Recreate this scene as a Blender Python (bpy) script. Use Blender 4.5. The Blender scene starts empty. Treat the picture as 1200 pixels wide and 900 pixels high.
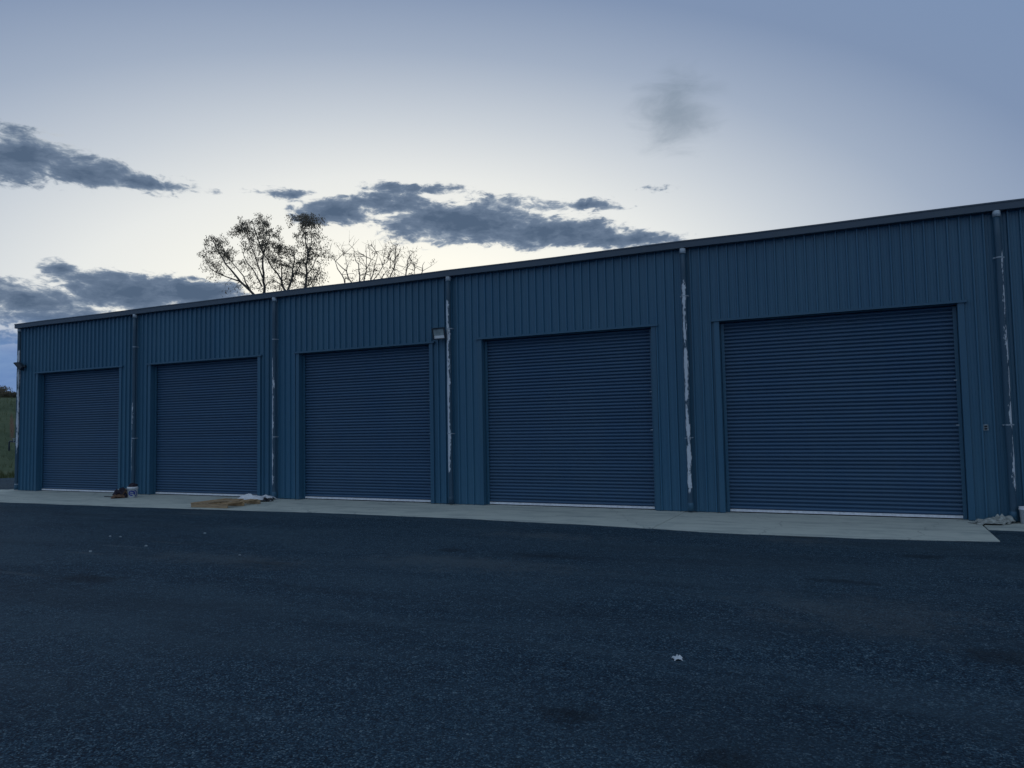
import bpy, math, random
import numpy as np
from mathutils import Vector, Matrix
R = math.radians
random.seed(7); rng = np.random.default_rng(7)
scene = bpy.context.scene
col = scene.collection

# ------------------------------------------------------------------ camera
FPX, PIT, ROL, YAW = 870.0, R(3.398), R(-1.048), R(-25.446)
CAM = Vector((26.242, -15.793, 1.823))
_r = Vector((math.cos(YAW), -math.sin(YAW), 0)); _fh = Vector((math.sin(YAW), math.cos(YAW), 0)); _z = Vector((0, 0, 1))
FWD = math.cos(PIT)*_fh + math.sin(PIT)*_z
_u = -math.sin(PIT)*_fh + math.cos(PIT)*_z
RGT = math.cos(ROL)*_r + math.sin(ROL)*_u
UPV = -math.sin(ROL)*_r + math.cos(ROL)*_u
cd = bpy.data.cameras.new('camera'); cam = bpy.data.objects.new('camera', cd); col.objects.link(cam)
cd.sensor_width = 36; cd.lens = FPX/1200*36; cd.clip_end = 4000; cd.clip_start = 0.05
m = Matrix((RGT, UPV, -FWD)).transposed().to_4x4(); m.translation = CAM
cam.matrix_world = m
scene.camera = cam

def ray(x, y):                      # photo pixel -> direction
    return (FWD*FPX + RGT*(x-600) - UPV*(y-450)).normalized()
def on_y(x, y, Y=0.0):              # ... met with a plane parallel to the shed front
    d = ray(x, y); return CAM + d*((Y-CAM.y)/d.y)
def on_z(x, y, Z=0.0):              # ... met with a level surface
    d = ray(x, y); return CAM + d*((Z-CAM.z)/d.z)

# ------------------------------------------------------------------ sky
SUN_AZ, SUN_EL = -33.0, 2.5         # just gone behind the shed
world = bpy.data.worlds.new('World'); scene.world = world; world.use_nodes = True
nt = world.node_tree; nt.nodes.clear()
class G:                            # tiny node-graph helper
    def __init__(s, nt): s.nt = nt
    def n(s, t, **k):
        nd = s.nt.nodes.new(t)
        for a, b in k.items(): setattr(nd, a, b)
        return nd
    def put(s, sock, v):
        if v is None: return
        if isinstance(v, bpy.types.NodeSocket): s.nt.links.new(v, sock)
        else: sock.default_value = v
    def math(s, op, a, b=None, c=None, clamp=False):
        nd = s.n('ShaderNodeMath', operation=op, use_clamp=clamp)
        for i, v in enumerate((a, b, c)): s.put(nd.inputs[i], v) if v is not None else None
        return nd.outputs[0]
    def vmath(s, op, a, b=None):
        nd = s.n('ShaderNodeVectorMath', operation=op)
        s.put(nd.inputs[0], a); s.put(nd.inputs[1], b) if b is not None else None
        return nd.outputs['Value'] if op in ('LENGTH', 'DOT_PRODUCT') else nd.outputs[0]
    def mix(s, f, a, b, blend='MIX'):
        nd = s.n('ShaderNodeMix', data_type='RGBA', blend_type=blend)
        s.put(nd.inputs[0], f)
        for i, v in ((6, a), (7, b)):
            s.put(nd.inputs[i], (*v, 1) if isinstance(v, tuple) and len(v) == 3 else v)
        return nd.outputs[2]
    def step(s, v, a, b):
        nd = s.n('ShaderNodeMapRange', interpolation_type='SMOOTHSTEP')
        s.put(nd.inputs[0], v); s.put(nd.inputs[1], a); s.put(nd.inputs[2], b)
        return nd.outputs[0]
    def noise(s, vec, scale, detail=4, rough=.55, dist=0.0, dims='3D'):
        nd = s.n('ShaderNodeTexNoise', noise_dimensions=dims)
        s.put(nd.inputs['Vector'], vec); nd.inputs['Scale'].default_value = scale
        nd.inputs['Detail'].default_value = detail; nd.inputs['Roughness'].default_value = rough
        nd.inputs['Distortion'].default_value = dist
        return nd.outputs[0]
    def ramp(s, v, stops):
        nd = s.n('ShaderNodeValToRGB'); e = nd.color_ramp.elements
        while len(e) < len(stops): e.new(0.5)
        for el, (p, c) in zip(e, stops): el.position = p; el.color = (*c, 1)
        s.put(nd.inputs[0], v); return nd.outputs[0]
    def mapping(s, vec, loc=(0,0,0), rot=(0,0,0), sc=(1,1,1), kind='POINT'):
        nd = s.n('ShaderNodeMapping', vector_type=kind)
        s.put(nd.inputs[0], vec); nd.inputs[1].default_value = loc; nd.inputs[2].default_value = rot; nd.inputs[3].default_value = sc
        return nd.outputs[0]
g = G(nt)
a0 = R(SUN_AZ)
dirv = g.n('ShaderNodeTexCoord').outputs['Generated']
fx = g.vmath('DOT_PRODUCT', dirv, (math.sin(a0), math.cos(a0), 0))
sx = g.vmath('DOT_PRODUCT', dirv, (math.cos(a0), -math.sin(a0), 0))
sz = g.vmath('DOT_PRODUCT', dirv, (0, 0, 1))
az = g.math('MULTIPLY', g.math('ARCTAN2', sx, fx), 180/math.pi)      # degrees from the sunset
el = g.math('MULTIPLY', g.math('ARCSINE', sz), 180/math.pi)
ca, ce = g.math('DIVIDE', az, 1.85), g.math('SUBTRACT', el, 5.0)
ee = g.math('SQRT', g.math('ADD', g.math('MULTIPLY', ca, ca), g.math('MULTIPLY', ce, ce)))
skyc = g.ramp(g.math('DIVIDE', ee, 90.0), [
    (0.00, (1.0, .97, .84)), (.09, (.96, .95, .86)), (.155, (.79, .81, .80)), (.20, (.57, .62, .68)),
    (.25, (.35, .42, .54)), (.30, (.21, .285, .435)), (.38, (.185, .275, .45)), (.60, (.26, .34, .46)), (1.0, (.30, .37, .46))])
nish = g.n('ShaderNodeTexSky', sky_type='NISHITA'); nish.sun_disc = False
nish.sun_elevation = R(SUN_EL); nish.sun_rotation = R(SUN_AZ); nish.dust_density = .6
skyc = g.mix(1.0, skyc, g.vmath('MULTIPLY', nish.outputs[0], (.006, .006, .006)), 'ADD')
# clouds: (pixel x, y, half width, half height, tilt, strength) in view, (az, el, ...) elsewhere
def azel(x, y):
    d = ray(x, y); a = math.degrees(math.atan2(d.x, d.y)) - SUN_AZ
    return a, math.degrees(math.asin(d.z))
seen = [(545,260,118,31,1.9), (645,272,92,24,1.8), (392,247,58,20,1.6), (460,240,80,18,1.3), (740,281,80,11,1.3), (480,222,75,9,.95),
        (685,241,60,8,.9), (338,229,46,7,.62),
        (20,183,70,28,1.8), (90,200,75,20,1.5), (160,213,65,12,1.1), (210,219,40,6,.7), (12,150,34,9,.8),
        (30,350,100,24,1.4), (150,342,85,24,1.7), (225,343,75,18,1.6), (110,374,150,15,1.2), (40,398,90,9,.9),
        (70,315,19,10,1.2), (775,222,22,5,.55)]
cl = []
for x, y, w, h, k in seen:
    a, e = azel(x, y); cl.append((a, e, w/14.9, h/14.9, k))
cl += [(-46,9,12,2,1.3), (-66,16,18,3,1.2), (-90,9,18,2.6,1.3), (60,10,14,2,1.2), (84,15,16,3,1.1), (-125,14,18,3,1.2), (140,12,22,3,1.2), (-160,20,16,3.5,1.1)]
uv = g.n('ShaderNodeCombineXYZ'); g.put(uv.inputs[0], az); g.put(uv.inputs[1], el); uv = uv.outputs[0]
field = None
for a, e, w, h, k in cl:
    mv = g.n('ShaderNodeVectorMath', operation='MULTIPLY_ADD'); g.put(mv.inputs[0], uv)
    mv.inputs[1].default_value = (1/w, 1/h, 0); mv.inputs[2].default_value = (-a/w, -e/h, 0)
    f = g.math('MULTIPLY_ADD', g.vmath('LENGTH', mv.outputs[0]), -k, k)
    field = f if field is None else g.math('MAXIMUM', field, f)
n1 = g.noise(g.mapping(uv, sc=(.30, .72, 1)), 1.0, 8, .62, .35, '2D')
n2 = g.noise(g.mapping(uv, (7, 3, 0), sc=(.16, .34, 1)), 1.0, 5, .55, .2, '2D')
n3 = g.noise(g.mapping(uv, (2, 9, 0), sc=(1.1, 2.6, 1)), 1.0, 5, .6, .3, '2D')
dens = g.math('ADD', field, g.math('MULTIPLY', g.math('SUBTRACT', n1, .5), 2.3))
dens = g.math('ADD', dens, g.math('MULTIPLY', g.math('SUBTRACT', n3, .5), 1.25))
dens = g.math('MINIMUM', dens, g.math('MULTIPLY', g.math('ADD', field, .25), 3.0))
mask = g.step(dens, 0.0, .55)
body = g.ramp(g.math('ADD', g.math('MULTIPLY', dens, .65), g.math('MULTIPLY', g.math('SUBTRACT', n2, .5), .9)), [
    (0.0, (.52, .56, .60)), (.22, (.30, .36, .44)), (.5, (.145, .20, .29)), (1.0, (.085, .13, .205))])
skyc = g.mix(mask, skyc, body)
a_, e_ = azel(790, 131)                              # one soft smoky puff
mv = g.n('ShaderNodeVectorMath', operation='MULTIPLY_ADD'); g.put(mv.inputs[0], uv)
mv.inputs[1].default_value = (1/4.2, 1/3.6, 0); mv.inputs[2].default_value = (-a_/4.2, -e_/3.6, 0)
puff = g.step(g.math('ADD', g.vmath('LENGTH', mv.outputs[0]), g.math('MULTIPLY', g.math('SUBTRACT', n1, .5), 1.0)), 1.0, .0)
skyc = g.mix(g.math('MULTIPLY', puff, .6), skyc, (.17, .23, .30))
# bluish evening murk low down to the sides of the sunset
low = g.math('MULTIPLY', g.step(el, 8.6, 5.0), g.step(g.math('ABSOLUTE', az), 12.0, 27.0))
murk = g.mix(g.step(n1, .35, .75), (.085, .195, .45), (.14, .26, .50))
skyc = g.mix(g.math('MULTIPLY', low, .93), skyc, murk)
bg = g.n('ShaderNodeBackground'); g.put(bg.inputs[0], skyc); bg.inputs[1].default_value = 1.0
nt.links.new(bg.outputs[0], g.n('ShaderNodeOutputWorld').inputs[0])

# ------------------------------------------------------------------ sun (set behind the shed: very weak)
sl = bpy.data.lights.new('sun', 'SUN'); sl.energy = .12; sl.angle = R(12); sl.color = (1, .86, .7)
so = bpy.data.objects.new('sun', sl); col.objects.link(so)
sd = Vector((math.sin(a0)*math.cos(R(SUN_EL)), math.cos(a0)*math.cos(R(SUN_EL)), math.sin(R(SUN_EL))))
so.rotation_euler = sd.to_track_quat('Z', 'Y').to_euler(); so.location = (0, 30, 30)
vs = scene.view_settings; vs.view_transform = 'Standard'; vs.look = 'None'; vs.exposure = 0; vs.gamma = 1; vs.use_curve_mapping = False

# ------------------------------------------------------------------ materials
def mat(name, rough=.6, spec=.4, metal=0.0):
    m = bpy.data.materials.new(name); m.use_nodes = True
    q = G(m.node_tree); b = m.node_tree.nodes['Principled BSDF']
    b.inputs['Roughness'].default_value = rough; b.inputs['Specular IOR Level'].default_value = spec; b.inputs['Metallic'].default_value = metal
    q.b = b; q.m = m
    q.obj = q.n('ShaderNodeTexCoord').outputs['Object']
    q.pos = q.n('ShaderNodeNewGeometry').outputs['Position']
    return q
def bump(q, h, strength=.3, dist=.01):
    n = q.n('ShaderNodeBump'); n.inputs['Strength'].default_value = strength; n.inputs['Distance'].default_value = dist
    q.put(n.inputs['Height'], h); q.put(q.b.inputs['Normal'], n.outputs[0])
def plain(name, c, rough=.6, spec=.4, metal=0.0, var=.25, scale=9.0, bmp=.0):
    q = mat(name, rough, spec, metal); n = q.noise(q.pos, scale, 5, .6)
    q.put(q.b.inputs['Base Color'], q.mix(q.step(n, .3, .7), tuple(x*(1-var) for x in c), tuple(x*(1+var) for x in c)))
    if bmp: bump(q, q.noise(q.pos, scale*6, 4), bmp, .01)
    return q.m
M = {}
def paint(name, c, rough):
    q = mat(name, rough, .45)
    info = q.n('ShaderNodeObjectInfo').outputs['Random']
    big = q.noise(q.mapping(q.pos, sc=(.5, .5, .22)), 1.3, 4, .6)
    str_ = q.noise(q.mapping(q.pos, sc=(6, 6, .35)), 1.0, 5, .65)
    dust = q.math('MULTIPLY', q.step(q.math('ADD', big, q.math('MULTIPLY', str_, .6)), .62, 1.05), .35)
    base = q.mix(info, tuple(x*.93 for x in c), tuple(x*1.07 for x in c))
    base = q.mix(dust, base, (c[0]*1.5+.012, c[1]*1.25+.008, c[2]*1.1))
    q.put(q.b.inputs['Base Color'], base)
    q.put(q.b.inputs['Roughness'], q.math('MULTIPLY_ADD', str_, .25, rough-.1))
    bump(q, q.noise(q.mapping(q.pos, sc=(2.2, 2.2, .9)), 1.0, 3, .5), .25, .02)
    return q.m
M['wall'] = paint('wall_paint', (.044, .143, .243), .36)
M['door'] = paint('door_paint', (.038, .103, .196), .34)
M['trim'] = paint('trim_paint', (.038, .124, .212), .36)
M['gutter'] = paint('gutter_paint', (.075, .110, .155), .38)
M['roof'] = plain('roof_sheet', (.12, .16, .20), .45)
M['rail'] = plain('aluminium_rail', (.80, .83, .90), .4, .5, .0, .12, 14)
M['fixture'] = plain('fixture_dark', (.035, .05, .07), .4)
M['strap'] = plain('strap_galvanised', (.40, .48, .56), .5, .5, .2)
M['pvc'] = plain('pvc_pale', (.42, .50, .58), .5)
M['white'] = plain('white_plastic', (.72, .76, .82), .45, .5, 0, .08, 20)
M['blue'] = plain('blue_print', (.03, .06, .32), .5, .4, 0, .1)
M['black'] = plain('black_plastic', (.012, .014, .02), .35, .5)
M['cloth'] = plain('grey_cloth', (.34, .37, .36), .9, .1, 0, .35, 16, .5)
M['darkcloth'] = plain('dark_cloth', (.045, .04, .055), .9, .1, 0, .4, 20, .5)
M['brown'] = plain('brown_timber', (.16, .10, .07), .8, .2, 0, .4, 22, .3)
M['grey'] = plain('grey_plate', (.30, .37, .42), .5)
M['lens'] = plain('lens_glass', (.34, .42, .45), .12, .6, 0, .2)
M['reflector'] = plain('reflector', (.85, .90, .94), .3, .5, .0, .06)
M['paper'] = plain('litter_paper', (.62, .68, .74), .7, .3, 0, .15, 60)
M['rust'] = plain('rusty_steel', (.16, .06, .035), .8)

q = mat('pallet_timber', .8, .2)         # grain along local x
n = q.noise(q.mapping(q.obj, sc=(2, 30, 30)), 1.5, 6, .65, .3); rnd = q.n('ShaderNodeObjectInfo').outputs['Random']
cc = q.mix(q.step(n, .3, .72), (.30, .185, .095), (.66, .45, .25))
q.put(q.b.inputs['Base Color'], q.mix(q.math('MULTIPLY', rnd, .5), cc, (.30, .27, .22))); bump(q, n, .4, .01); M['pallet'] = q.m

q = mat('peeling_downpipe', .45, .45)    # blue paint flaking off pale plastic along one side
def oattr(nm):
    a = q.n('ShaderNodeAttribute', attribute_type='OBJECT', attribute_name=nm); return a.outputs['Fac']
sp = q.n('ShaderNodeSeparateXYZ'); q.put(sp.inputs[0], q.obj)
ang = q.math('ARCTAN2', sp.outputs[0], q.math('MULTIPLY', sp.outputs[1], -1.0))
jit = q.n('ShaderNodeCombineXYZ'); q.put(jit.inputs[0], q.math('MULTIPLY', oattr('seed'), 7.3)); q.put(jit.inputs[1], oattr('seed'))
pv = q.vmath('ADD', q.obj, jit.outputs[0])
na = q.noise(q.mapping(pv, sc=(9, 9, 2.4)), 1.0, 4, .65); nb = q.noise(q.mapping(pv, sc=(45, 45, 11)), 1.0, 6, .75)
wav = q.math('ADD', q.math('MULTIPLY', q.math('SUBTRACT', na, .5), 3.6), q.math('MULTIPLY', q.math('SUBTRACT', nb, .5), 2.8))
band = q.math('SUBTRACT', oattr('peel_width'), q.math('ABSOLUTE', q.math('SUBTRACT', ang, oattr('peel_angle'))))
zz = q.math('MULTIPLY', q.step(sp.outputs[2], oattr('peel_low'), q.math('ADD', oattr('peel_low'), .5)),
            q.step(sp.outputs[2], oattr('peel_high'), q.math('SUBTRACT', oattr('peel_high'), .6)))
pe = q.math('ADD', q.math('ADD', band, wav), q.math('MULTIPLY_ADD', zz, 2.0, -2.0))
pm = q.step(pe, -.03, .05)
q.put(q.b.inputs['Base Color'], q.mix(pm, (.036, .090, .145), q.mix(nb, (.50, .60, .70), (.82, .86, .92))))
bump(q, pm, .35, .004); M['pipe'] = q.m

q = mat('asphalt', .78, .22)
vor = q.n('ShaderNodeTexVoronoi'); q.put(vor.inputs['Vector'], q.pos); vor.inputs['Scale'].default_value = 88
f1 = q.noise(q.pos, 95, 3, .75); f2 = q.noise(q.pos, 26, 5, .75); f3 = q.noise(q.pos, 7, 6, .7)
sc = q.n('ShaderNodeSeparateColor'); q.put(sc.inputs[0], vor.outputs['Color'])
grain = q.math('ADD', q.math('MULTIPLY', q.math('POWER', sc.outputs[0], 1.6), .62), q.math('MULTIPLY', q.step(f1, .3, .7), .34))
grain = q.math('ADD', grain, q.math('MULTIPLY', q.math('SUBTRACT', f2, .5), .9))
grain = q.math('ADD', grain, q.math('MULTIPLY', q.math('SUBTRACT', f3, .5), .45))
base = q.ramp(grain, [(0.10, (.003, .012, .027)), (.36, (.011, .042, .082)), (.60, (.036, .096, .152)), (.78, (.095, .175, .235)), (.95, (.28, .38, .44))])
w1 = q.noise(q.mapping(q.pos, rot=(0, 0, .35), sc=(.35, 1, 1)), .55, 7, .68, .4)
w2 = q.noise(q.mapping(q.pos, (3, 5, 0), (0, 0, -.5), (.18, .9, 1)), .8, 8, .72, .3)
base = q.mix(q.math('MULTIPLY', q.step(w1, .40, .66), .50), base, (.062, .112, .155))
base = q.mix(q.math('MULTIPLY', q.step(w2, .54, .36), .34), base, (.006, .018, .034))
wob = q.noise(q.pos, 2.2, 5, .65); wob2 = q.noise(q.pos, 9, 8, .8)
wsum = q.math('ADD', q.math('MULTIPLY', q.math('SUBTRACT', wob, .5), 2.4), q.math('MULTIPLY', q.math('SUBTRACT', wob2, .5), 2.6))
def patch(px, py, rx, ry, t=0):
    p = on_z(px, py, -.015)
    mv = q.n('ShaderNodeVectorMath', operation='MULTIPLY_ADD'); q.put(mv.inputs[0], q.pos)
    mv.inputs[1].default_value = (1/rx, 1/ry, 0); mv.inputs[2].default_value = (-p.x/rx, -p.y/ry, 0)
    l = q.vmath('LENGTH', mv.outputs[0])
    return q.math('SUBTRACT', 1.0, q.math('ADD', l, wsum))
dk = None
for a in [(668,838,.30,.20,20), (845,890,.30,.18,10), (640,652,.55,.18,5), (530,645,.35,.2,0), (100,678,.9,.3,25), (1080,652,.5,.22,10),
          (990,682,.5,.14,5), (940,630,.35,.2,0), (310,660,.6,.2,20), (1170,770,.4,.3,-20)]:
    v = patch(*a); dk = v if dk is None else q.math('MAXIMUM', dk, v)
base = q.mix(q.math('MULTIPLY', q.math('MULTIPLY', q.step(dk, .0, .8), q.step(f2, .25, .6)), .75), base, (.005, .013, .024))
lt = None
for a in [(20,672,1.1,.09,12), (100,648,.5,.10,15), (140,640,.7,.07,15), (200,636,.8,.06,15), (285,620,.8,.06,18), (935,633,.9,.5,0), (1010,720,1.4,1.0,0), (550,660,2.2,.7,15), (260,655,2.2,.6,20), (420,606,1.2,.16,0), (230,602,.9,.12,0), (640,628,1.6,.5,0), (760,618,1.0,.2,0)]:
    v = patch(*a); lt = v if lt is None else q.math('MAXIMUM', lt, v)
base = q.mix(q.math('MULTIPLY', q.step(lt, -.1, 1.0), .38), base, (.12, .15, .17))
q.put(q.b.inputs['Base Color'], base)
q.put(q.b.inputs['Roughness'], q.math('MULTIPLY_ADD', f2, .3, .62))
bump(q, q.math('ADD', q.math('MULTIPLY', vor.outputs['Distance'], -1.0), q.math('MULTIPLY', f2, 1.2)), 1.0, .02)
M['asphalt'] = q.m

q = mat('concrete', .85, .3)
rnd = q.n('ShaderNodeObjectInfo').outputs['Random']
c1 = q.noise(q.pos, 1.6, 6, .65, .3); c2 = q.noise(q.mapping(q.pos, sc=(.4, 2.2, 1)), 1.4, 5, .6); c3 = q.noise(q.pos, 60, 4, .65)
cc = q.mix(c3, (.45, .51, .48), (.60, .64, .59))
cc = q.mix(q.math('MULTIPLY', q.step(c1, .45, .7), .45), cc, (.30, .36, .36))
cc = q.mix(q.math('MULTIPLY', q.step(c2, .48, .66), .5), cc, (.24, .29, .30))
c4 = q.noise(q.mapping(q.pos, (1, 4, 0), (0, 0, .25), (.9, 3.5, 1)), 1.1, 8, .72, .5); c5 = q.noise(q.pos, 5.5, 7, .75)
cc = q.mix(q.math('MULTIPLY', q.step(c4, .54, .72), .55), cc, (.16, .20, .215))
cc = q.mix(q.math('MULTIPLY', q.step(c5, .58, .75), .5), cc, (.20, .24, .25))
cr = q.n('ShaderNodeTexVoronoi', feature='DISTANCE_TO_EDGE'); cr.inputs['Scale'].default_value = .30
wp = q.n('ShaderNodeTexNoise'); q.put(wp.inputs['Vector'], q.pos); wp.inputs['Scale'].default_value = 2.5
q.put(cr.inputs['Vector'], q.vmath('ADD', q.pos, q.vmath('MULTIPLY', wp.outputs['Color'], (.5, .5, 0))))
cc = q.mix(q.math('MULTIPLY', q.step(cr.outputs['Distance'], .004, .0005), .4), cc, (.05, .07, .09))
cc = q.mix(q.math('MULTIPLY', rnd, .25), cc, (.34, .39, .385))
q.put(q.b.inputs['Base Color'], cc); bump(q, q.math('ADD', c3, q.math('MULTIPLY', c1, 2.0)), .25, .01); M['concrete'] = q.m

P0 = Vector((-9.0, 4.7)); NB = Vector((-.8, .6))
def height(x, y):
    s = (x-P0.x)*NB.x + (y-P0.y)*NB.y
    t = min(max(s/30, 0), 1); h = 5.0*t*t*(3-2*t)
    return h - .07 + (.25*math.sin(x*.21+1)*math.sin(y*.17) if s > 4 else 0)*min(1, max(0, (s-4)/8)) + max(0, s-60)*.012
def on_bank(px, py):
    d = ray(px, py); t = 30.0
    while t < 200:
        p = CAM+d*t
        if p.z < height(p.x, p.y): break
        t += .1
    return p
SOIL = on_bank(14, 500); SOIL = (SOIL.x, SOIL.y, 0)
q = mat('grass_ground', .95, .1)
g1 = q.noise(q.pos, .35, 6, .65); g2 = q.noise(q.pos, 5, 5, .7)
cc = q.ramp(q.math('ADD', q.math('MULTIPLY', g1, .6), q.math('MULTIPLY', g2, .4)), [(.3, (.045, .07, .045)), (.5, (.10, .135, .08)), (.7, (.16, .18, .115))])
soilp = q.mapping(q.pos, SOIL, (0, 0, R(150)), (3.6, .13, 50), 'TEXTURE')     # eroded red strip down the bank
soil = q.math('SUBTRACT', 1.15, q.math('ADD', q.vmath('LENGTH', soilp), q.math('MULTIPLY', q.math('SUBTRACT', g2, .5), 2.0)))
cc = q.mix(q.math('MULTIPLY', q.step(soil, 0, .7), .6), cc, (.20, .09, .075))
q.put(q.b.inputs['Base Color'], cc); bump(q, g2, .8, .15); M['grass'] = q.m

def leafmat(name, c1, c2):
    q = mat(name, .6, .3); v = q.noise(q.pos, 1.1, 3); w = q.noise(q.pos, 14, 2)
    q.put(q.b.inputs['Base Color'], q.mix(q.step(q.math('ADD', q.math('MULTIPLY', v, .6), q.math('MULTIPLY', w, .4)), .35, .65), c1, c2))
    tr = q.n('ShaderNodeBsdfTranslucent'); q.put(tr.inputs[0], (c2[0]*1.3, c2[1]*1.1, c2[2]*.8, 1))
    ad = q.n('ShaderNodeMixShader'); ad.inputs[0].default_value = .45
    q.nt.links.new(q.b.outputs[0], ad.inputs[1]); q.nt.links.new(tr.outputs[0], ad.inputs[2])
    q.nt.links.new(ad.outputs[0], q.m.node_tree.nodes['Material Output'].inputs[0]); return q.m
M['leaf'] = leafmat('gum_leaves', (.07, .08, .075), (.17, .16, .14))
M['dryleaf'] = leafmat('dry_gum_leaves', (.09, .08, .07), (.20, .165, .13))
M['blade'] = leafmat('grass_blades', (.04, .06, .04), (.09, .12, .06))
M['bark'] = plain('gum_bark', (.11, .10, .095), .85, .2, 0, .4, 4, .3)

# ------------------------------------------------------------------ mesh helpers
class MB:
    def __init__(s): s.v, s.f = [], []
    def add(s, vs, fs):
        o = len(s.v); s.v += [tuple(x) for x in vs]; s.f += [tuple(i+o for i in f) for f in fs]; return s
    def box(s, x0, x1, y0, y1, z0, z1, mtx=None):
        vs = [Vector((x, y, z)) for z in (z0, z1) for x, y in ((x0, y0), (x1, y0), (x1, y1), (x0, y1))]
        if mtx: vs = [mtx @ v for v in vs]
        return s.add(vs, [(3,2,1,0), (4,5,6,7), (0,1,5,4), (1,2,6,5), (2,3,7,6), (3,0,4,7)])
    def tube(s, pts, rad, n=10, caps=True):
        pts = [Vector(p) for p in pts]; rs = rad if hasattr(rad, '__len__') else [rad]*len(pts); rings = []; ref = None
        for i, p in enumerate(pts):
            t = (pts[min(i+1, len(pts)-1)] - pts[max(i-1, 0)]).normalized()
            if ref is None: ref = Vector((1, 0, 0)) if abs(t.x) < .9 else Vector((0, 1, 0))
            a = (ref - t*ref.dot(t)).normalized(); b = t.cross(a); ref = a
            rings.append([p + (a*math.cos(k*2*math.pi/n) + b*math.sin(k*2*math.pi/n))*rs[i] for k in range(n)])
        vs = [v for r in rings for v in r]; fs = []
        for i in range(len(pts)-1):
            for k in range(n): fs.append((i*n+k, i*n+(k+1) % n, (i+1)*n+(k+1) % n, (i+1)*n+k))
        if caps: fs += [tuple(range(n-1, -1, -1)), tuple((len(pts)-1)*n+k for k in range(n))]
        return s.add(vs, fs)
    def lathe(s, prof, n=20):
        vs = [(r*math.cos(k*2*math.pi/n), r*math.sin(k*2*math.pi/n), z) for r, z in prof for k in range(n)]
        fs = [(i*n+k, i*n+(k+1) % n, (i+1)*n+(k+1) % n, (i+1)*n+k) for i in range(len(prof)-1) for k in range(n)]
        return s.add(vs, fs)
    def mesh(s, name, mt, smooth=False):
        me = bpy.data.meshes.new(name); me.from_pydata(s.v, [], s.f); me.update(); me.materials.append(mt)
        if smooth: me.shade_smooth()
        return me
    def build(s, name, mt, parent=None, loc=(0,0,0), rot=(0,0,0), smooth=False):
        return link(name, s.mesh(name, mt, smooth), parent, loc, rot)
def link(name, me, parent=None, loc=(0,0,0), rot=(0,0,0)):
    o = bpy.data.objects.new(name, me); col.objects.link(o); o.location = loc; o.rotation_euler = rot; o.parent = parent; return o
def tag(o, label=None, cat=None, group=None, kind=None):
    for k, v in (('label', label), ('category', cat), ('group', group), ('kind', kind)):
        if v: o[k] = v
    return o
def thing(name, label, cat, loc=(0,0,0), rz=0, group=None):
    return tag(link(name, None, None, loc, (0, 0, rz)), label, cat, group)
def bevel(o, w, seg=2):
    b = o.modifiers.new('bevel', 'BEVEL'); b.width = w; b.segments = seg; b.limit_method = 'ANGLE'; return o
def rumple(bm_v, amp, freq, seed):
    r = np.random.default_rng(seed); ph = r.uniform(0, 6.28, (6, 3)); k = r.normal(0, freq, (6, 3))
    P = np.array(bm_v); d = sum(np.sin(P @ k[i] + ph[i][0]) for i in range(6))/6
    return [tuple(p*(1+amp*e)) for p, e in zip(P, d)]

# ------------------------------------------------------------------ ground
AZ = -.015
gx = np.concatenate([[-1500, -800, -400, -220, -140], np.arange(-100, 61, 2.0), [90, 140, 220, 400, 800, 1500]])
gy = np.concatenate([[-1500, -800, -400, -220, -140, -100], np.arange(-80, 101, 2.0), [140, 220, 400, 800, 1500]])
mb = MB(); nx = len(gx)
mb.v = [(float(x), float(y), height(x, y)) for y in gy for x in gx]
mb.f = [(j*nx+i, j*nx+i+1, (j+1)*nx+i+1, (j+1)*nx+i) for j in range(len(gy)-1) for i in range(nx-1)]
tag(mb.build('grass_ground', M['grass'], smooth=True), 'grassed ground rising to a bank beyond the shed', kind='structure')
mb = MB()
poly = [(-69, -75.3), (90, -75.3), (90, 24), (5.2, 23.6), (-9.1, 4.6), (-39.1, -35.4)]
mb.add([(x, y, AZ) for x, y in poly], [tuple(range(len(poly)))])
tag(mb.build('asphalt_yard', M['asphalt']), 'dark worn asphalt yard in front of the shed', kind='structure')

# concrete apron: slabs poured bay by bay
front = [(-1.2, -2.9), (3.9, -2.88), (6.8, -2.82), (9.4, -2.74), (13.2, -2.50), (16, -2.34), (19, -2.40), (21.6, -2.56), (24.2, -2.86), (26, -2.80), (27.97, -2.52)]
def fy(x): return float(np.interp(x, [a for a, _ in front], [b for _, b in front]))
ap = MB().box(-1.1, 27.9, .2, 1.0, -.3, -.012).build('concrete_apron', M['concrete'])
tag(ap, 'pale concrete apron along the foot of the shed', kind='structure')
def slab(xl, xr, lean_l, lean_r, frontf=fy):
    n = 40; b = MB(); top = []; wv = random.uniform(0, 6)
    for i in range(n+1):
        t = i/n; xf = (xl+lean_l)+(xr+lean_r-xl-lean_l)*t; top.append((xf, frontf(xf)+random.uniform(-.014, .014)+.018*math.sin(xf*2.1+wv)))
    loop = [(xl, .16)] + top + [(xr, .16)]; N = len(loop)
    zt = random.uniform(-.002, .003)
    vs = [(x, y, zt) for x, y in loop] + [(x, y, -.16) for x, y in loop]
    b.add(vs, [tuple(range(N))] + [(i, i+N, (i+1) % N+N, (i+1) % N) for i in range(N)])
    return bevel(b.build('slab', M['concrete'], ap), .006, 1)
js = [-1.2, 5.72, 11.45, 17.05, 22.72, 27.98]
for i in range(5): slab(js[i]+.006, js[i+1]-.006, 0, 0)
slab(27.995, 34.4, 0, 0, lambda x: -1.12-.05*(x-28))

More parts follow.
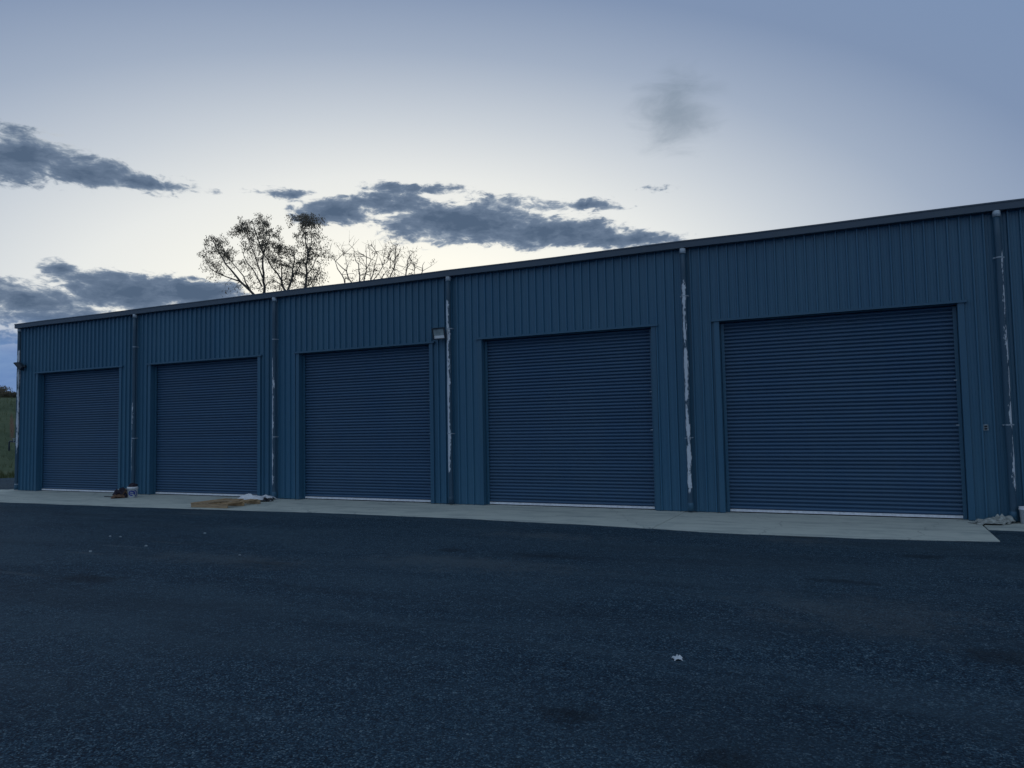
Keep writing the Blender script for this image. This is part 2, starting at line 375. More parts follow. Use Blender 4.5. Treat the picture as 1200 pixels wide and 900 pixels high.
# ------------------------------------------------------------------ the shed
LEN, DEP, WH, DH = 34.4, 16.0, 5.60, 3.96
shed = thing('storage_shed', 'long dark blue metal storage shed with a row of roller doors', 'building')
DOORS = [(.955, 5.05), (6.465, 10.82), (12.31, 16.48), (17.95, 22.11), (23.545, 27.84), (29.35, 33.55)]
PITCH = .19
def sheet(xa, xb):
    xs = [xa, xb]; k0 = math.floor(xa/PITCH)
    for k in range(k0-1, k0+7):
        c = k*PITCH
        for d, y in ((-.026, 0), (-.013, 1), (.013, 1), (.026, 0)): xs.append(c+d)
        for d in (.065, .071, .077, .113, .119, .125): xs.append(c+d)
    for a, b in DOORS: xs += [a, b]
    xs = sorted({round(x, 5) for x in xs if xa-1e-6 <= x <= xb+1e-6})
    def py(x):
        d = abs((x/PITCH+.5) % 1-.5)*PITCH
        if d <= .0131: return -.042
        if d < .0259: return -.042*(.026-d)/.013
        u = (x/PITCH % 1)*PITCH
        for c in (.071, .119):
            if abs(u-c) < .0055: return -.0035
        return 0.0
    b = MB()
    for x0, x1 in zip(xs[:-1], xs[1:]):
        mid = (x0+x1)/2; z0 = .012
        for a, c in DOORS:
            if a < mid < c: z0 = DH+.012
        b.add([(x0, py(x0+1e-7), z0), (x1, py(x1-1e-7), z0), (x1, py(x1-1e-7), WH+.05), (x0, py(x0+1e-7), WH+.05)], [(0, 1, 2, 3)])
    return b.build('wall_sheet', M['wall'], shed)
ns = int(round(LEN/(PITCH*4)))
for i in range(ns): sheet(i*PITCH*4, (i+1)*PITCH*4)
LEN = ns*PITCH*4
# gable ends, back wall, roof
HR = WH + .09*DEP/2
for x, nm in ((0, 'end_wall'), (LEN, 'end_wall')):
    b = MB(); x0, x1 = (x-.02, x+.02) if x > 1 else (x-.004, x+.03)
    pr = [(.03, .012), (DEP, .012), (DEP, WH), (DEP/2, HR), (.03, WH)]
    b.add([(x0, y, z) for y, z in pr] + [(x1, y, z) for y, z in pr], [(4,3,2,1,0), (5,6,7,8,9)] + [(i, (i+1) % 5, (i+1) % 5+5, i+5) for i in range(5)])
    b.build(nm, M['wall'], shed)
MB().box(.04, LEN-.04, DEP+.004, DEP+.04, .012, WH).build('back_wall', M['wall'], shed)
b = MB(); ey = .0
for sgn in (0, 1):
    ya, za, yb, zb = (-.03, WH+.09, DEP/2, HR+.1) if sgn == 0 else (DEP/2, HR+.1, DEP+.12, WH+.08)
    b.add([(-.12, ya, za), (LEN+.1, ya, za), (LEN+.1, yb, zb), (-.12, yb, zb)] + [(-.12, ya, za-.03), (LEN+.1, ya, za-.03), (LEN+.1, yb, zb-.03), (-.12, yb, zb-.03)],
          [(0,1,2,3), (7,6,5,4), (0,4,5,1), (2,6,7,3), (1,5,6,2), (3,7,4,0)])
b.build('roof', M['roof'], shed)
MB().box(-.0, LEN, .25, .3, .0, .01).build('base_plate', M['trim'], shed)
# box gutter along the eave, a shallow channel with a rolled lip
prof = [(-.006, WH-.02), (-.10, WH-.03), (-.165, WH-.028), (-.172, WH+.09), (-.184, WH+.096), (-.184, WH+.122), (-.168, WH+.126), (-.160, WH+.10), (-.155, WH-.01), (-.018, WH+.0), (-.012, WH+.10), (-.006, WH+.10)]
b = MB(); x0, x1 = -.17, LEN+.12; N = len(prof)
segs = 24; vs = []
for k in range(segs+1):
    x = x0+(x1-x0)*k/segs; w = .006*math.sin(k*1.7)+random.uniform(-.004, .004)
    vs += [(x, y, z+w) for y, z in prof]
b.add(vs, [(k*N+i, (k+1)*N+i, (k+1)*N+(i+1) % N, k*N+(i+1) % N) for k in range(segs) for i in range(N)] + [tuple(range(N)), tuple(segs*N+i for i in range(N-1, -1, -1))])
gut = b.build('gutter', M['gutter'], shed)
b = MB().box(-.176, -.171, -.17, -.004, WH-.03, WH+.12); b.build('end_cap', M['gutter'], gut)

# roller doors
NS = 51; SP = (DH-.075)/NS
prof = [(0.0, .024), (.07, .016), (.15, -.006), (.20, -.011), (.30, -.0135), (.62, -.0125), (.70, -.007), (.84, .015), (.90, .024), (1.0, .024)]
b = MB(); vs = []
for t, y in prof: vs += [(0, y, t*SP), (1, y, t*SP)]
b.add(vs, [(2*i, 2*i+1, 2*i+3, 2*i+2) for i in range(len(prof)-1)])
slat_me = b.mesh('slat', M['door'], True)
REC = .15
dnames = []
for i, (a, c) in enumerate(DOORS):
    d = MB().box(a+.02, c-.02, REC+.036, REC+.046, .008, DH-.008).build('roller_door', M['door'], shed)
    for x0, x1 in ((a+.012, a+.075), (c-.075, c-.012)): MB().box(x0, x1, REC-.04, REC-.016, .008, DH-.03).build('side_guide', M['trim'], d)
    for k in range(NS):
        s = link('slat', slat_me, d, (a+.03, REC+.004+random.uniform(-.0012, .0012), .075+k*SP)); s.scale = (c-a-.06, 1, 1)
        s.rotation_euler = (random.uniform(-.012, .012), 0, 0)
    MB().box(a+.078, c-.078, REC-.035, REC+.034, .024, .070).build('bottom_rail', M['rail'], d)
    MB().box(a+.078, c-.078, REC-.004, REC+.03, .004, .022).build('rubber_seal', M['black'], d)
    for s, x in ((-1, a), (1, c)):
        f = MB(); w = .10
        prof2 = [(x+s*w, -.004), (x+s*w, -.047), (x-s*.004, -.047), (x-s*.004, REC+.05), (x+s*.008, REC+.05), (x+s*.008, -.004)]
        h = DH+.012
        vs = [(px, py, .010) for px, py in prof2] + [(px, py, h) for px, py in prof2]
        f.add(vs, [tuple(range(6)), tuple(range(11, 5, -1))] + [(j, (j+1) % 6, (j+1) % 6+6, j+6) for j in range(6)])
        f.build('jamb_flashing', M['trim'], d)
    f = MB().box(a-.15, c+.15, -.060, -.006, DH+.014, DH+.055).box(a-.15, c+.15, -.080, -.060, DH+.006, DH+.018).box(a+.002, c-.002, -.004, REC+.10, DH-.004, DH+.004)
    f.build('head_flashing', M['trim'], d)
    if i < 5:
        for z in (2.55, 1.72):
            x = c-.11
            MB().box(x, x+.05, REC-.05, REC-.0405, z, z+.018).build('lock_bolt', M['strap'], d)
# downpipes
pp = [((21, 480), .9, .55, 1.0, 5.2, .13), ((157, 475), -.55, .42, .4, 3.3, .21), ((321.5, 470), -.35, .42, .0, 4.4, .37),
      ((527, 460), -.35, .85, .55, 5.35, .46), ((805, 450), .05, .62, .12, 5.3, .58), ((1178, 430), .95, .30, .1, 5.2, .71)]
for i, (p, ang, wd, lo, hi, sd) in enumerate(pp):
    Y = -.115; x = on_y(*p, Y).x
    if i == 0: x, Y = -.085, -.05
    b = MB(); zs = [.035, .1] + [k*.4+.3 for k in range(13)] + [WH-.09]
    b.tube([(random.uniform(-.004, .004), random.uniform(-.003, .003), z) for z in zs], .057, 20)
    o = b.build('downpipe', M['pipe'], shed, (x, Y, 0), smooth=False)
    o['peel_angle'] = ang; o['peel_width'] = wd; o['peel_low'] = lo; o['peel_high'] = hi; o['seed'] = sd
    for pl in o.data.polygons: pl.use_smooth = len(pl.vertices) == 4
    MB().lathe([(.060, WH-.14), (.064, WH-.14), (.064, WH-.03), (.058, WH-.03)], 18).build('outlet_collar', M['pvc'], o, smooth=True)
    MB().lathe([(.059, .03), (.065, .03), (.065, .19), (.059, .20)], 18).build('base_socket', M['trim' if i not in (3,) else 'pipe'], o, smooth=True)
    hs = [[4.1, 1.65, .22], [4.55, 1.72], [4.4, 1.70], [4.28, 1.72], [4.55, 1.55], [4.72, 1.72]][i]
    for z in hs:
        st = MB().lathe([(.058, -.011), (.0605, -.011), (.0605, .011), (.058, .011)], 18)
        st.box(-.084, -.059, .0, .004, -.009, .009).box(.059, .084, .0, .004, -.009, .009)
        st.box(-.084, -.080, .004, abs(Y)-.02, -.009, .009).box(.080, .084, .004, abs(Y)-.02, -.009, .009)
        st.build('strap', M['strap'], o, (0, 0, z), (0, R(random.uniform(-3, 3)), 0), smooth=False)

# ------------------------------------------------------------------ fittings on the wall
def floodlight(name, label, loc, rz, tilt, w=.36, h=.29):
    t = thing(name, label, 'floodlight', loc, rz, 'wall floodlights')
    rot = Matrix.Rotation(tilt, 4, 'X'); c = Vector((0, -.19, 0))
    T = Matrix.Translation(c) @ rot
    b = MB(); pr = [(w/2, h/2, 0), (w*.36, h*.34, .09)]
    vs = []
    for W, H, y in pr: vs += [T @ Vector(v) for v in ((-W, y, -H), (W, y, -H), (W, y, H), (-W, y, H))]
    b.add(vs, [(4,5,6,7), (0,4,7,3), (1,2,6,5), (3,7,6,2), (0,1,5,4)]); b.build('housing', M['fixture'], t)
    f = MB(); e = .028
    for x0, x1, z0, z1 in ((-w/2, w/2, h/2-e, h/2), (-w/2, w/2, -h/2, -h/2+e), (-w/2, -w/2+e, -h/2+e, h/2-e), (w/2-e, w/2, -h/2+e, h/2-e)):
        f.box(x0, x1, -.03, -.002, z0, z1, T)
    f.build('frame', M['fixture'], t)
    a, d = w/2-e, h/2-e
    MB().box(-a+.002, a-.002, -.006, -.003, -d+.07, d-.002, T).build('lens', M['lens'], t)
    r = MB(); vs = [T @ Vector(v) for v in ((-a, -.012, -d), (a, -.012, -d), (a*.92, -.005, -d+.068), (-a*.92, -.005, -d+.068))]
    r.add(vs, [(0, 1, 2, 3)]); r.build('reflector', M['reflector'], t)
    k = MB().box(-.05, .05, -.012, 0, -.06, .06)
    k.box(-.03, .03, -.12, -.012, -.02, .02)
    k.build('bracket', M['fixture'], t)
    return t
p = on_y(515.5, 391, -.19)
floodlight('wall_floodlight', 'square floodlight tilted down between two doors beside a peeling white downpipe', (p.x, -.043, p.z), 0, R(14))
floodlight('wall_floodlight', 'dark floodlight turned sideways at the outer corner of the shed', (.28, -.043, 4.24), R(-52), R(38), .40, .30)
p = on_y(1155, 501, 0)
t = thing('door_switch', 'small grey push-button switch on the wall beside a downpipe', 'switch', (p.x, -.001, p.z))
bevel(MB().box(-.04, .04, -.03, 0, -.055, .055).build('box', M['grey'], t), .006)
for z, mm in ((.022, 'black'), (-.022, 'black')):
    MB().box(-.022, .022, -.036, -.0305, z-.014, z+.014).build('button', M[mm], t)
# garden tap at the corner
t = thing('garden_tap', 'bent pipe tap sticking out at the shed corner', 'tap', (-.11, -.06, 1.66))
MB().tube([(-.055, -.02, .02), (-.16, -.05, .02), (-.25, -.07, .02), (-.275, -.075, 0), (-.28, -.075, -.06), (-.28, -.075, -.30)], .026, 10).build('spout', M['fixture'], t, smooth=True)
MB().tube([(-.10, -.03, .02), (-.10, -.03, .10)], .012, 8).box(-.16, -.04, -.045, -.015, .10, .118).build('handle', M['strap'], t)
MB().lathe([(.03, -.012), (.05, -.012), (.05, .012), (.03, .012)], 12).build('flange', M['grey'], t, (-.058, -.02, .02), (0, R(90), 0))

# ------------------------------------------------------------------ things on the apron
def bucket(name, label, loc, rz, mt, h=.33, r0=.125, r1=.15, logo=False, tilt=0):
    t = thing(name, label, 'bucket', loc, rz); t.rotation_euler.x = tilt
    MB().lathe([(.001, .004), (r0, .004), (r0, 0), (r0+.004, 0), (r1-.002, h-.05), (r1+.006, h-.05), (r1+.006, h-.03), (r1, h-.028), (r1+.002, h), (r1-.006, h), (r1-.01, h-.03), (r0-.004, .012), (.001, .012)], 28).build('pail', mt, t, smooth=True)
    pts = [(math.cos(a)*(r1+.012), -math.sin(a)*.05-.02, h-.04-math.sin(a)*(r1*.75)) for a in np.linspace(0, math.pi, 13)]
    MB().tube(pts, .004, 6).build('handle', M['strap'], t)
    if logo:                                        # blue ring with a bar and a swoosh, printed on the side
        def patch(pts2, nm):
            b = MB(); vs = []
            for u, z in pts2:
                rr = r0+(r1-r0)*z/h+.0055; a = u/rr; vs.append((math.sin(a)*rr, -math.cos(a)*rr, z))
            return b, vs, nm
        n = 28; ang = np.linspace(R(-38), R(290), n)
        ring = [(math.cos(a)*rr*1.25-.01, .125+math.sin(a)*rr) for a in ang for rr in (.043, .078)]
        b, vs, _ = patch(ring, ''); b.add(vs, [(2*i, 2*i+1, 2*i+3, 2*i+2) for i in range(n-1)])
        bar = [(-.055+.1*i/8, .125+dz) for i in range(9) for dz in (-.011, .011)]
        _, vs, _ = patch(bar, ''); b.add(vs, [(2*i, 2*i+2, 2*i+3, 2*i+1) for i in range(8)])
        sw = []
        for i in range(12):
            a = R(-50+10*i); sw += [(math.cos(a)*.115*1.1-.005, .115+math.sin(a)*.10), (math.cos(a)*(.125+.02*math.sin(R(16*i)))*1.1-.005, .115+math.sin(a)*.125)]
        _, vs, _ = patch(sw, ''); b.add(vs, [(2*i, 2*i+1, 2*i+3, 2*i+2) for i in range(11)])
        b.build('printed_logo', M['blue'], t)
    return t
def lump(name, mt, size, seed, amp=.35, freq=5, parent=None, loc=(0,0,0), rz=0, sub=3, flat=.0):
    bm_ = MB(); n, mrows = 28, 14; vs = []
    for j in range(mrows+1):
        th = math.pi*j/mrows
        for k in range(n):
            a = 2*math.pi*k/n; vs.append((math.sin(th)*math.cos(a), math.sin(th)*math.sin(a), math.cos(th)))
    vs = rumple(vs, amp, freq, seed); vs = rumple(vs, amp*.4, freq*2.6, seed+1)
    vs = [(x*size[0], y*size[1], max(z, -.72)*size[2]) for x, y, z in vs]; zm = min(v[2] for v in vs)
    vs = [(x, y, z-zm) for x, y, z in vs]
    bm_.add(vs, [(j*n+k, (j+1)*n+k, (j+1)*n+(k+1) % n, j*n+(k+1) % n) for j in range(mrows) for k in range(n)])
    return bm_.build(name, mt, parent, loc, (0, 0, rz), True)
bp = on_z(155.5, 582, .0)
bp = Vector((6.75, -.83, .004))
bucket('paint_bucket', 'white plastic bucket with a blue printed logo beside a downpipe', bp, math.atan2(CAM.x-bp.x, -(CAM.y-bp.y)) - .1, M['white'], .31, .12, .145, True)
tag(lump('dark_rag', M['darkcloth'], (.13, .11, .09), 3, .3, 5, None, (bp.x+.01, bp.y+.0, bp.z+.26)), 'dark crumpled rag stuffed in the mouth of the printed bucket', 'rag')
jp = Vector((6.40, -.90, .004))
def rag(name, mt, w, d, h, seed, loc, rz, label, cat, group=None):      # a dropped piece of cloth: ridged folds falling to the ground at its edge
    r = np.random.default_rng(seed); n = 30; vs = []
    k = r.normal(0, 1, (5, 2)); k = k/np.linalg.norm(k, axis=1)[:, None]*r.uniform(2.2, 5.5, (5, 1)); ph = r.uniform(0, 6.3, 5)
    for j in range(n+1):
        for i in range(n+1):
            u, v = i/n*2-1, j/n*2-1
            edge = max(0, 1-(abs(u)**2.2+abs(v)**2.2)/1.35)
            uw, vw = u+.22*math.sin(2.3*v+ph[2]), v+.22*math.sin(2.7*u+ph[3]); f = sum((1-abs(math.sin(k[q_] @ (uw, vw)+ph[q_])))**.8 for q_ in range(5))/5
            a = math.atan2(v, u); rr = 1+.16*math.sin(3*a+ph[0])+.10*math.sin(5*a+ph[1])
            vs.append((u*w/2*rr, v*d/2*rr, .006+h*edge**.6*(f*1.5)))
    b = MB(); b.add(vs, [(j*(n+1)+i, j*(n+1)+i+1, (j+1)*(n+1)+i+1, (j+1)*(n+1)+i) for j in range(n) for i in range(n)])
    o = b.build(name, mt, None, loc, (0, 0, rz), True); sm = o.modifiers.new('thick', 'SOLIDIFY'); sm.thickness = .004
    return tag(o, label, cat, group)
rag('work_bag', M['darkcloth'], .46, .36, .34, 11, jp, .4, 'dark slumped bag on the concrete beside the printed bucket', 'bag')
rag('brown_cloth', M['brown'], .30, .22, .12, 14, jp+Vector((.13, -.22, .0)), .9, 'brown crumpled cloth in front of the dark bag', 'cloth')
rag('grey_glove', M['grey'], .16, .12, .06, 16, jp+Vector((-.04, -.03, .20)), .2, 'pale grey cloth bundle on top of the dark bag', 'cloth')
for k, (dx, dy, rz, ry, L, mt) in enumerate([(.16, -.16, .9, -58, .30, 'brown'), (.20, -.02, 2.6, -50, .30, 'pallet'), (-.22, -.10, .3, -48, .32, 'black'), (-.10, -.28, .2, 0, .30, 'rust')]):
    o = MB().box(0, L, -.022, .022, 0, .022).build('timber_offcut', M[mt], None, (jp.x+dx, jp.y+dy, .006), (0, R(ry), rz))
    tag(o, ['brown timber offcut propped on the dark bag', 'pale timber offcut leaning between bag and bucket', 'black offcut leaning on the outer side of the bag', 'reddish offcut lying flat in front of the dark bag'][k], 'timber', 'timber offcuts by the bag')
tag(MB().tube([(0, 0, .012), (.25, .02, .012), (.5, -.01, .012)], .011, 8).build('metal_rod', M['black'], None, (5.72, -.98, .004), (0, 0, .12)), 'thin dark rod lying on the concrete beside the dark bag', 'rod')

# broken pallet
c0 = Vector((10.98, -2.46, .003)); c1 = Vector((12.12, -2.40, .003)); c2 = Vector((12.35, -1.25, 0))
ex = (c1-c0).normalized(); rzp = math.atan2(ex.y, ex.x)
pal = thing('timber_pallet', 'low broken timber pallet lying flat on the concrete apron', 'pallet', c0, rzp)
for y in (.02, .58, 1.10):                            # bearers
    L = 1.14 if y < .9 else .9
    bevel(MB().box(0, L, 0, .05, .0, .095).build('bearer', M['pallet'], pal, (0 if y < .9 else .30, y, 0)), .004)
for k, (x, L, rz) in enumerate([(.0, 1.16, 0), (.17, 1.16, .01), (.36, 1.15, -.01), (.56, .72, .05), (.86, 1.16, .0), (1.03, 1.15, .02)]):
    o = MB().box(0, L, -.05, .05, 0, .018).build('deck_board', M['pallet'], pal, (x+.05, 0 if k != 3 else .45, .0955), (0, 0, R(90)+rz))
bevel(MB().box(0, .62, -.05, .05, 0, .018).build('loose_board', M['pallet'], pal, (.42, .36, .1145), (0, 0, R(24))), .003)

# white sheet slumped beside the pallet, black bag behind it
rag('plastic_sheet', M['white'], 1.0, .66, .19, 22, (11.30, -.62, .002), .55, 'white crumpled plastic sheet on the concrete behind the pallet', 'sheet')
rag('rubbish_bag', M['black'], .30, .22, .11, 24, (11.80, -.72, .002), .3, 'small black plastic bag between the white sheet and a downpipe', 'bag')
# right-hand end: sacks, bucket, pole
rag('empty_sack', M['cloth'], .50, .30, .10, 31, (28.12, -.46, .004), .15, 'flat crumpled grey sack on the concrete end', 'sack')
rag('empty_sack', M['cloth'], .34, .24, .15, 37, (28.30, -.24, .004), -.2, 'bunched grey sack against the wall beside a downpipe', 'sack')
bucket('plain_bucket', 'plain white bucket standing beside a downpipe', (28.71, -.22, .004), .6, M['white'], .29, .115, .135)
tag(MB().tube([(0, 0, .0), (.005, .015, .4), (.01, .03, .66)], .02, 10).build('plastic_pole', M['pvc'], None, (28.73, -.20, .018), smooth=True), 'short pale pole standing in the plain bucket', 'pole')

# litter on the asphalt
lp = on_z(794, 773, AZ)
rag('paper_scrap', M['paper'], .075, .055, .035, 41, (lp.x, lp.y, AZ-.003), .5, 'crumpled white paper scrap alone on open dark asphalt', 'litter')
for k, (x, y) in enumerate([(129, 629), (141, 629.5), (171, 640.5), (240, 625.5), (281, 651), (106, 647)]):
    p = on_z(x, y, AZ); s = random.uniform(.018, .03)
    tag(lump('pebble', M['grey'], (s, s*.7, s*.5), 50+k, .3, 4, None, (p.x, p.y, AZ)), 'small pale stone lying on the asphalt', 'stone', 'pale stones on the asphalt')
# loose chippings
b = MB(); oc = [(1,0,0), (-1,0,0), (0,1,0), (0,-1,0), (0,0,1), (0,0,-.3)]; of = [(0,2,4), (2,1,4), (1,3,4), (3,0,4), (2,0,5), (1,2,5), (3,1,5), (0,3,5)]
for k in range(6500):
    if k < 4300:
        d = 3.2+14*random.random()**1.5; a = YAW+R(random.uniform(-40, 40)); x, y = CAM.x+math.sin(a)*d, CAM.y+math.cos(a)*d
        if y > fy(x)-.05: continue
    else:
        x = random.uniform(-1, 28); y = fy(x)-abs(random.gauss(0, .22))-.02
    s = random.uniform(.003, .0085); an = random.uniform(0, 6.3); ca_, sa_ = math.cos(an), math.sin(an); sx_, sy_, sz_ = s*random.uniform(.7, 1.3), s, s*random.uniform(.5, .9)
    b.add([(x+ca_*u*sx_-sa_*v*sy_, y+sa_*u*sx_+ca_*v*sy_, AZ+sz_*.25+w*sz_) for u, v, w in oc], of)
M['chip'] = plain('stone_chips', (.045, .075, .10), .8, .3, 0, .6, 40)
tag(b.build('loose_chippings', M['chip']), 'loose stone chippings scattered over the asphalt', 'gravel', kind='stuff')

# ------------------------------------------------------------------ trees behind the shed
TY = 28.0
def zoomA(X, Y): return (225+X/7.06, 245+Y/7.06)
def zoomB(X, Y): return (380+X/9.23, 270+Y/9.23)
def leaves(b, c, r, n, size, rg):
    for _ in range(n):
        d = rg.normal(0, 1, 3); d = d/np.linalg.norm(d)*rg.random()**.45
        p = Vector((c.x+d[0]*r[0], c.y+d[1]*r[1], c.z+d[2]*r[2]))
        L = size*rg.uniform(.6, 1.3); w = L*rg.uniform(.22, .36)
        dn = Vector((rg.normal(0, .6), rg.normal(0, .6), -1)).normalized()
        sd = dn.cross(Vector((rg.normal(), rg.normal(), .2))).normalized()*w/2
        m_ = p+dn*L*.5
        b.add([p, m_+sd, p+dn*L, m_-sd], [(0, 1, 2, 3)])
def tree(name, label, limbs, clumps, conv, Y, base, leafm, nleaf, seed, r0=.11, lsize=.24, twigs=3, extra=0, loose=.0):
    rg = np.random.default_rng(seed)
    bx, by = base; root_z = height(bx, by)
    t = thing(name, label, 'tree', (bx, by, root_z), 0, 'gum trees behind the shed')
    wood, twig, crown = MB(), MB(), MB(); nodes = []
    org = Vector((bx, by, root_z)); loc = lambda p: p-org
    fork = Vector((bx, by, root_z+ .0))
    low = []
    for li, (start, pts) in enumerate(limbs):
        off = rg.uniform(-1.6, 1.6)
        P = []
        for k, pt in enumerate(pts):
            yy = Y+off*k/max(1, len(pts)-1)
            P.append(on_y(*conv(*pt), yy))
        if start == 'root':
            d = P[0]-fork; h = fork + Vector((d.x*.35, d.y*.35, d.z*.45)); P = [fork + Vector((rg.uniform(-.1, .1), rg.uniform(-.1, .1), -.05)), h] + P
            ra = r0*1.9; 
        else: ra = r0*.75
        # smooth the polyline a little
        Q = []
        for a_, b_ in zip(P[:-1], P[1:]):
            for s in (0, .5): Q.append(a_.lerp(b_, s)+Vector((rg.normal(0, .05), rg.normal(0, .05), rg.normal(0, .04))) if s else a_)
        Q.append(P[-1]); N = len(Q)
        rr = [ra*(1-.86*(i/(N-1))**.8) for i in range(N)]
        wood.tube([loc(p) for p in Q], rr, 8)
        for i, p in enumerate(Q):
            if (start != 'root' or i >= 3): nodes.append((p, rr[i]))
        for _ in range(extra):                          # bare side twigs
            i = int(rg.integers(max(1, N//3), N)); p = Q[i]; d = Vector((rg.normal(0, .5), rg.normal(0, .4), abs(rg.normal(.9, .4)))).normalized()*rg.uniform(.6, 1.9)
            mid = p+d*.5+Vector((rg.normal(0, .1), rg.normal(0, .1), 0)); twig.tube([loc(p), loc(mid), loc(p+d)], [.020, .014, .007], 5)
            e = p+d
            for _ in range(2):
                s = mid.lerp(e, rg.uniform(0, .6)); d2 = Vector((rg.normal(0, .5), rg.normal(0, .4), abs(rg.normal(.5, .4))))*.8
                twig.tube([loc(s), loc(s+d2)], [.010, .005], 4)
            if rg.random() < loose: leaves(crown, loc(e), (.28, .28, .22), int(rg.integers(6, 22)), lsize*.9, rg)
    for X, Yp, rx, ry, dn in clumps:
        c = on_y(*conv(X, Yp), Y+rg.uniform(-1.8, 1.8)); k = (c-CAM).length/FPX/ (7.06 if conv is zoomA else 9.23)
        sx_, sz_ = rx*k, ry*k; nsub = max(2, int(3+sx_*sz_*2.4))
        for _ in range(nsub):
            d = rg.normal(0, 1, 3); d = d/np.linalg.norm(d)*rg.random()**.4
            s = c+Vector((d[0]*sx_, d[1]*max(sx_, .6), d[2]*sz_))
            nd = min(nodes, key=lambda q_: (q_[0]-s).length+max(0, q_[0].z-s.z)*.8)
            mid = nd[0].lerp(s, .55)+Vector((rg.normal(0, .12), rg.normal(0, .12), .12*(s-nd[0]).length))
            twig.tube([loc(nd[0]), loc(mid), loc(s)], [min(nd[1]*.5, .030), .016, .007], 5)
            for _ in range(twigs):
                e = s+Vector((rg.normal(0, .34), rg.normal(0, .34), rg.normal(-.05, .28)))
                twig.tube([loc(mid.lerp(s, rg.uniform(.4, 1))), loc(e)], [.009, .004], 4)
                leaves(crown, loc(e), (.30, .30, .26), max(2, int(nleaf*dn*rg.uniform(.5, 1.5))), lsize, rg)
    wood.add(twig.v, twig.f)
    tr = wood.build('trunk', M['bark'], t, smooth=True)
    crown.build('crown', leafm, t)
    return t
A = zoomA
def bs(X, Y, conv, y=TY):
    p = on_y(*conv(X, Y), y); return (p.x, y)
tree('gum_tree', 'broad spreading gum tree with several stems above the shed roof',
     [('root', [(515,710), (400,600), (320,500), (250,400), (190,290), (165,240)]), ('', [(400,600), (270,555), (150,490), (100,400)]), ('', [(470,650), (430,560), (330,440), (270,360), (250,270)]),
      ('root', [(597,700), (590,600), (585,480), (590,370), (545,250), (500,110)]), ('', [(580,640), (500,490), (430,390), (400,300)]), ('', [(590,580), (520,380), (470,260), (430,150)]), ('', [(590,370), (640,240), (650,190)])],
     [(185,250,55,45,1), (250,330,70,55,.9), (165,320,45,40,.5), (140,470,70,40,.7), (90,365,28,30,.5), (230,440,60,45,.5), (320,350,55,50,.8), (200,530,70,35,.45),
      (400,175,45,40,.9), (440,130,50,45,1), (540,105,75,38,1.2), (590,150,60,45,1.1), (480,190,60,50,.9), (560,230,70,55,.9), (640,210,50,50,.9), (670,270,45,50,.8),
      (450,300,50,60,.6), (520,330,60,60,.5), (610,320,60,50,.8), (430,410,55,60,.55), (530,440,60,60,.35), (500,540,50,60,.35), (620,600,60,60,.35), (540,640,50,40,.3), (330,630,40,20,.2)],
     A, TY, bs(560, 1300, A), M['leaf'], 29, 5, .085, .17, 5)
tree('gum_tree', 'leaning gum tree with dense low foliage above the shed roof',
     [('root', [(775,685), (740,590), (660,480), (600,380), (575,310)]), ('', [(740,590), (740,470), (720,380), (730,320)]), ('root', [(785,690), (830,560), (850,430), (840,350)]), ('', [(830,560), (890,470), (880,390)])],
     [(700,350,60,50,.9), (750,330,40,35,.7), (690,430,60,50,.8), (740,430,55,55,.8), (620,400,50,45,.6), (840,350,50,40,.9), (870,420,60,60,1), (820,470,60,60,.9), (830,560,60,60,.8), (800,620,60,45,.8), (690,640,60,40,.5), (650,560,50,50,.4)],
     A, TY+1.5, bs(800, 1300, A, TY+1.5), M['leaf'], 27, 9, .08, .17, 5)
tree('gum_tree', 'tall narrow gum tree with a tufted top above the shed roof',
     [('root', [(935,660), (950,520), (955,400), (940,280), (935,150)]), ('', [(960,390), (990,270), (985,100)]), ('', [(945,550), (1000,480), (1050,380), (1110,365)]), ('', [(940,640), (990,610), (1040,520), (1075,420)])],
     [(850,105,45,30,.8), (920,80,60,28,1.1), (985,80,60,30,1.1), (1030,100,30,25,.8), (930,170,55,50,1.0), (900,220,40,40,.7), (980,160,35,50,.5), (1045,230,40,40,.3), (1010,345,50,35,1), (960,340,40,35,.6), (1105,370,22,25,.6),
      (1000,440,55,40,.6), (1010,510,60,40,.6), (1000,580,60,45,.55), (1050,610,45,35,.5), (930,420,40,50,.6), (900,560,50,60,.5), (920,640,50,30,.5)],
     A, TY-1, bs(938, 1300, A, TY-1), M['leaf'], 25, 12, .075, .17, 5)
B = zoomB
tree('gum_tree', 'thin nearly bare gum tree with spreading twigs above the shed roof',
     [('root', [(225,580), (190,480), (130,370), (60,250)]), ('root', [(300,570), (240,440), (150,360), (90,300)]), ('', [(240,440), (235,330), (205,180)]), ('root', [(380,560), (375,430), (340,330), (320,200)]),
      ('root', [(430,530), (455,400), (450,160)]), ('', [(455,420), (500,340), (560,230)]), ('root', [(500,540), (540,400), (580,260)]), ('', [(520,550), (600,450), (650,340), (640,260)]), ('', [(610,530), (660,460), (710,410)])],
     [(300,225,60,40,.5), (270,275,35,25,.6), (350,280,40,40,.4), (375,430,30,60,.6), (370,520,40,40,.6), (545,390,30,25,.6), (575,430,30,35,.5), (590,260,35,35,.35), (450,180,40,40,.15), (500,500,40,30,.3)],
     B, TY+2, bs(400, 1500, B, TY+2), M['dryleaf'], 11, 21, .05, .17, 2, 3, .2)
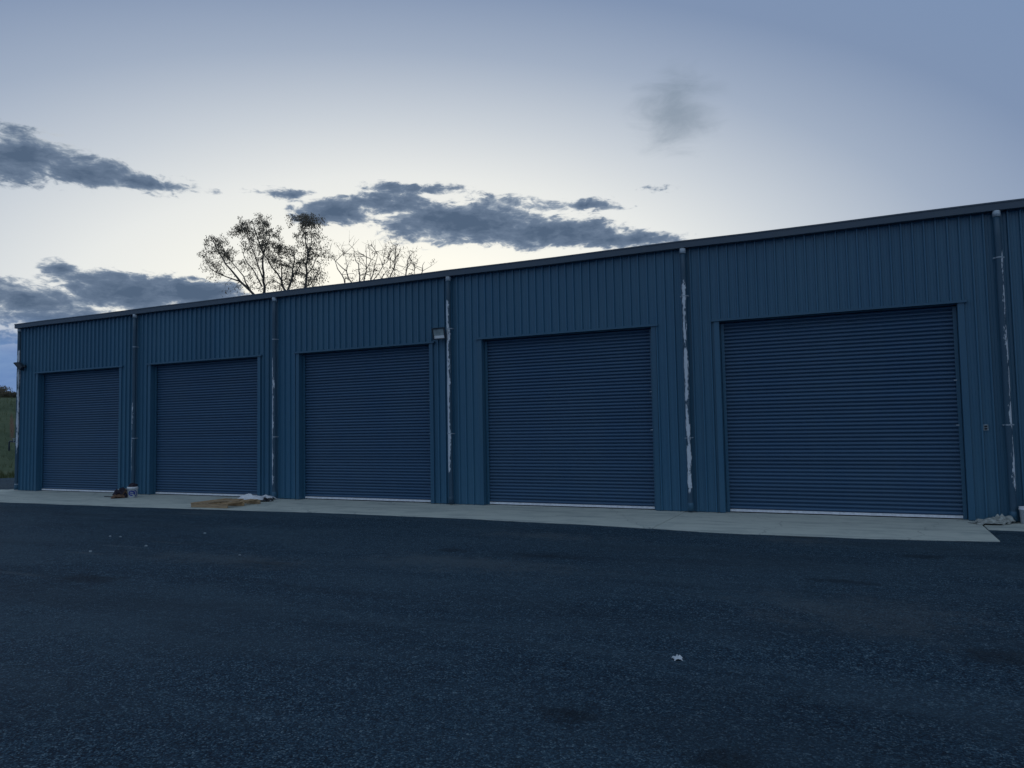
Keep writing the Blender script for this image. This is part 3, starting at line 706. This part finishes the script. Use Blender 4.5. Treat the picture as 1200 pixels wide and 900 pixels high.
tree('gum_tree', 'small twiggy gum tree with sparse leaf tufts above the shed roof',
     [('root', [(700,530), (750,420), (790,320), (830,180)]), ('', [(745,430), (745,330), (690,300)]), ('', [(760,400), (770,300), (745,190)]), ('root', [(880,500), (900,400), (900,330), (960,240)]), ('', [(900,400), (940,350)]), ('root', [(1045,490), (1065,410), (1085,340)]), ('', [(980,480), (985,390)])],
     [(800,210,45,35,.7), (750,200,35,30,.4), (700,300,35,30,.7), (750,290,35,50,.7), (750,430,35,40,.7), (720,500,50,30,.7), (830,480,50,40,.8), (880,470,40,40,.5), (985,385,32,28,.6), (960,265,30,30,.2)],
     B, TY+2.5, bs(860, 1500, B, TY+2.5), M['dryleaf'], 11, 33, .045, .17, 2, 3, .2)

# low trees and grass on the bank past the corner
def bank_hit(px, py, s_along):
    d = ray(px, py); lo = 30.0
    return CAM + d*s_along
for k, (px, dist, w, h) in enumerate([(-4, 78, 1.5, 1.1), (3, 80, .9, .7), (11, 82, 1.2, .8), (17, 79, 1.0, .75), (-14, 76, 1.6, 1.2)]):
    d = ray(px, 462); p = CAM+d*dist; rg = np.random.default_rng(80+k); gz = height(p.x, p.y)
    t = thing('bank_shrub', 'small dark shrub on the crest of the grassy bank', 'shrub', (p.x, p.y, gz), 0, 'shrubs along the bank crest')
    w_, c_ = MB(), MB()
    for j in range(5):
        e = Vector((rg.normal(0, w*.35), rg.normal(0, w*.35), h*rg.uniform(.5, .9))); w_.tube([(0, 0, -.05), e*.5, e], [.05, .03, .012], 5)
        leaves(c_, e, (w*.4, w*.4, h*.3), 160, .20, rg)
    w_.build('trunk', M['bark'], t); c_.build('crown', M['leaf'], t)
b = MB(); rg = np.random.default_rng(5)
tdir = Vector((.6, .8))
for k in range(9000):
    u = rg.uniform(-14, 9); s = abs(rg.normal(0, 1.6)) + .1 if k < 4500 else rg.uniform(.2, 30)
    x, y = P0.x+tdir.x*u+NB.x*s, P0.y+tdir.y*u+NB.y*s; z = height(x, y); h = rg.uniform(.12, .38); a = rg.uniform(0, 6.3); w = .018
    le = Vector((rg.normal(0, .3), rg.normal(0, .3), 1))*h; sv = Vector((math.cos(a), math.sin(a), 0))*w; p = Vector((x, y, z-.02))
    b.add([p-sv, p+sv, p+le], [(0, 1, 2)])
tag(b.build('long_grass', M['blade']), 'long grass growing on the bank past the shed corner', 'grass', kind='stuff')
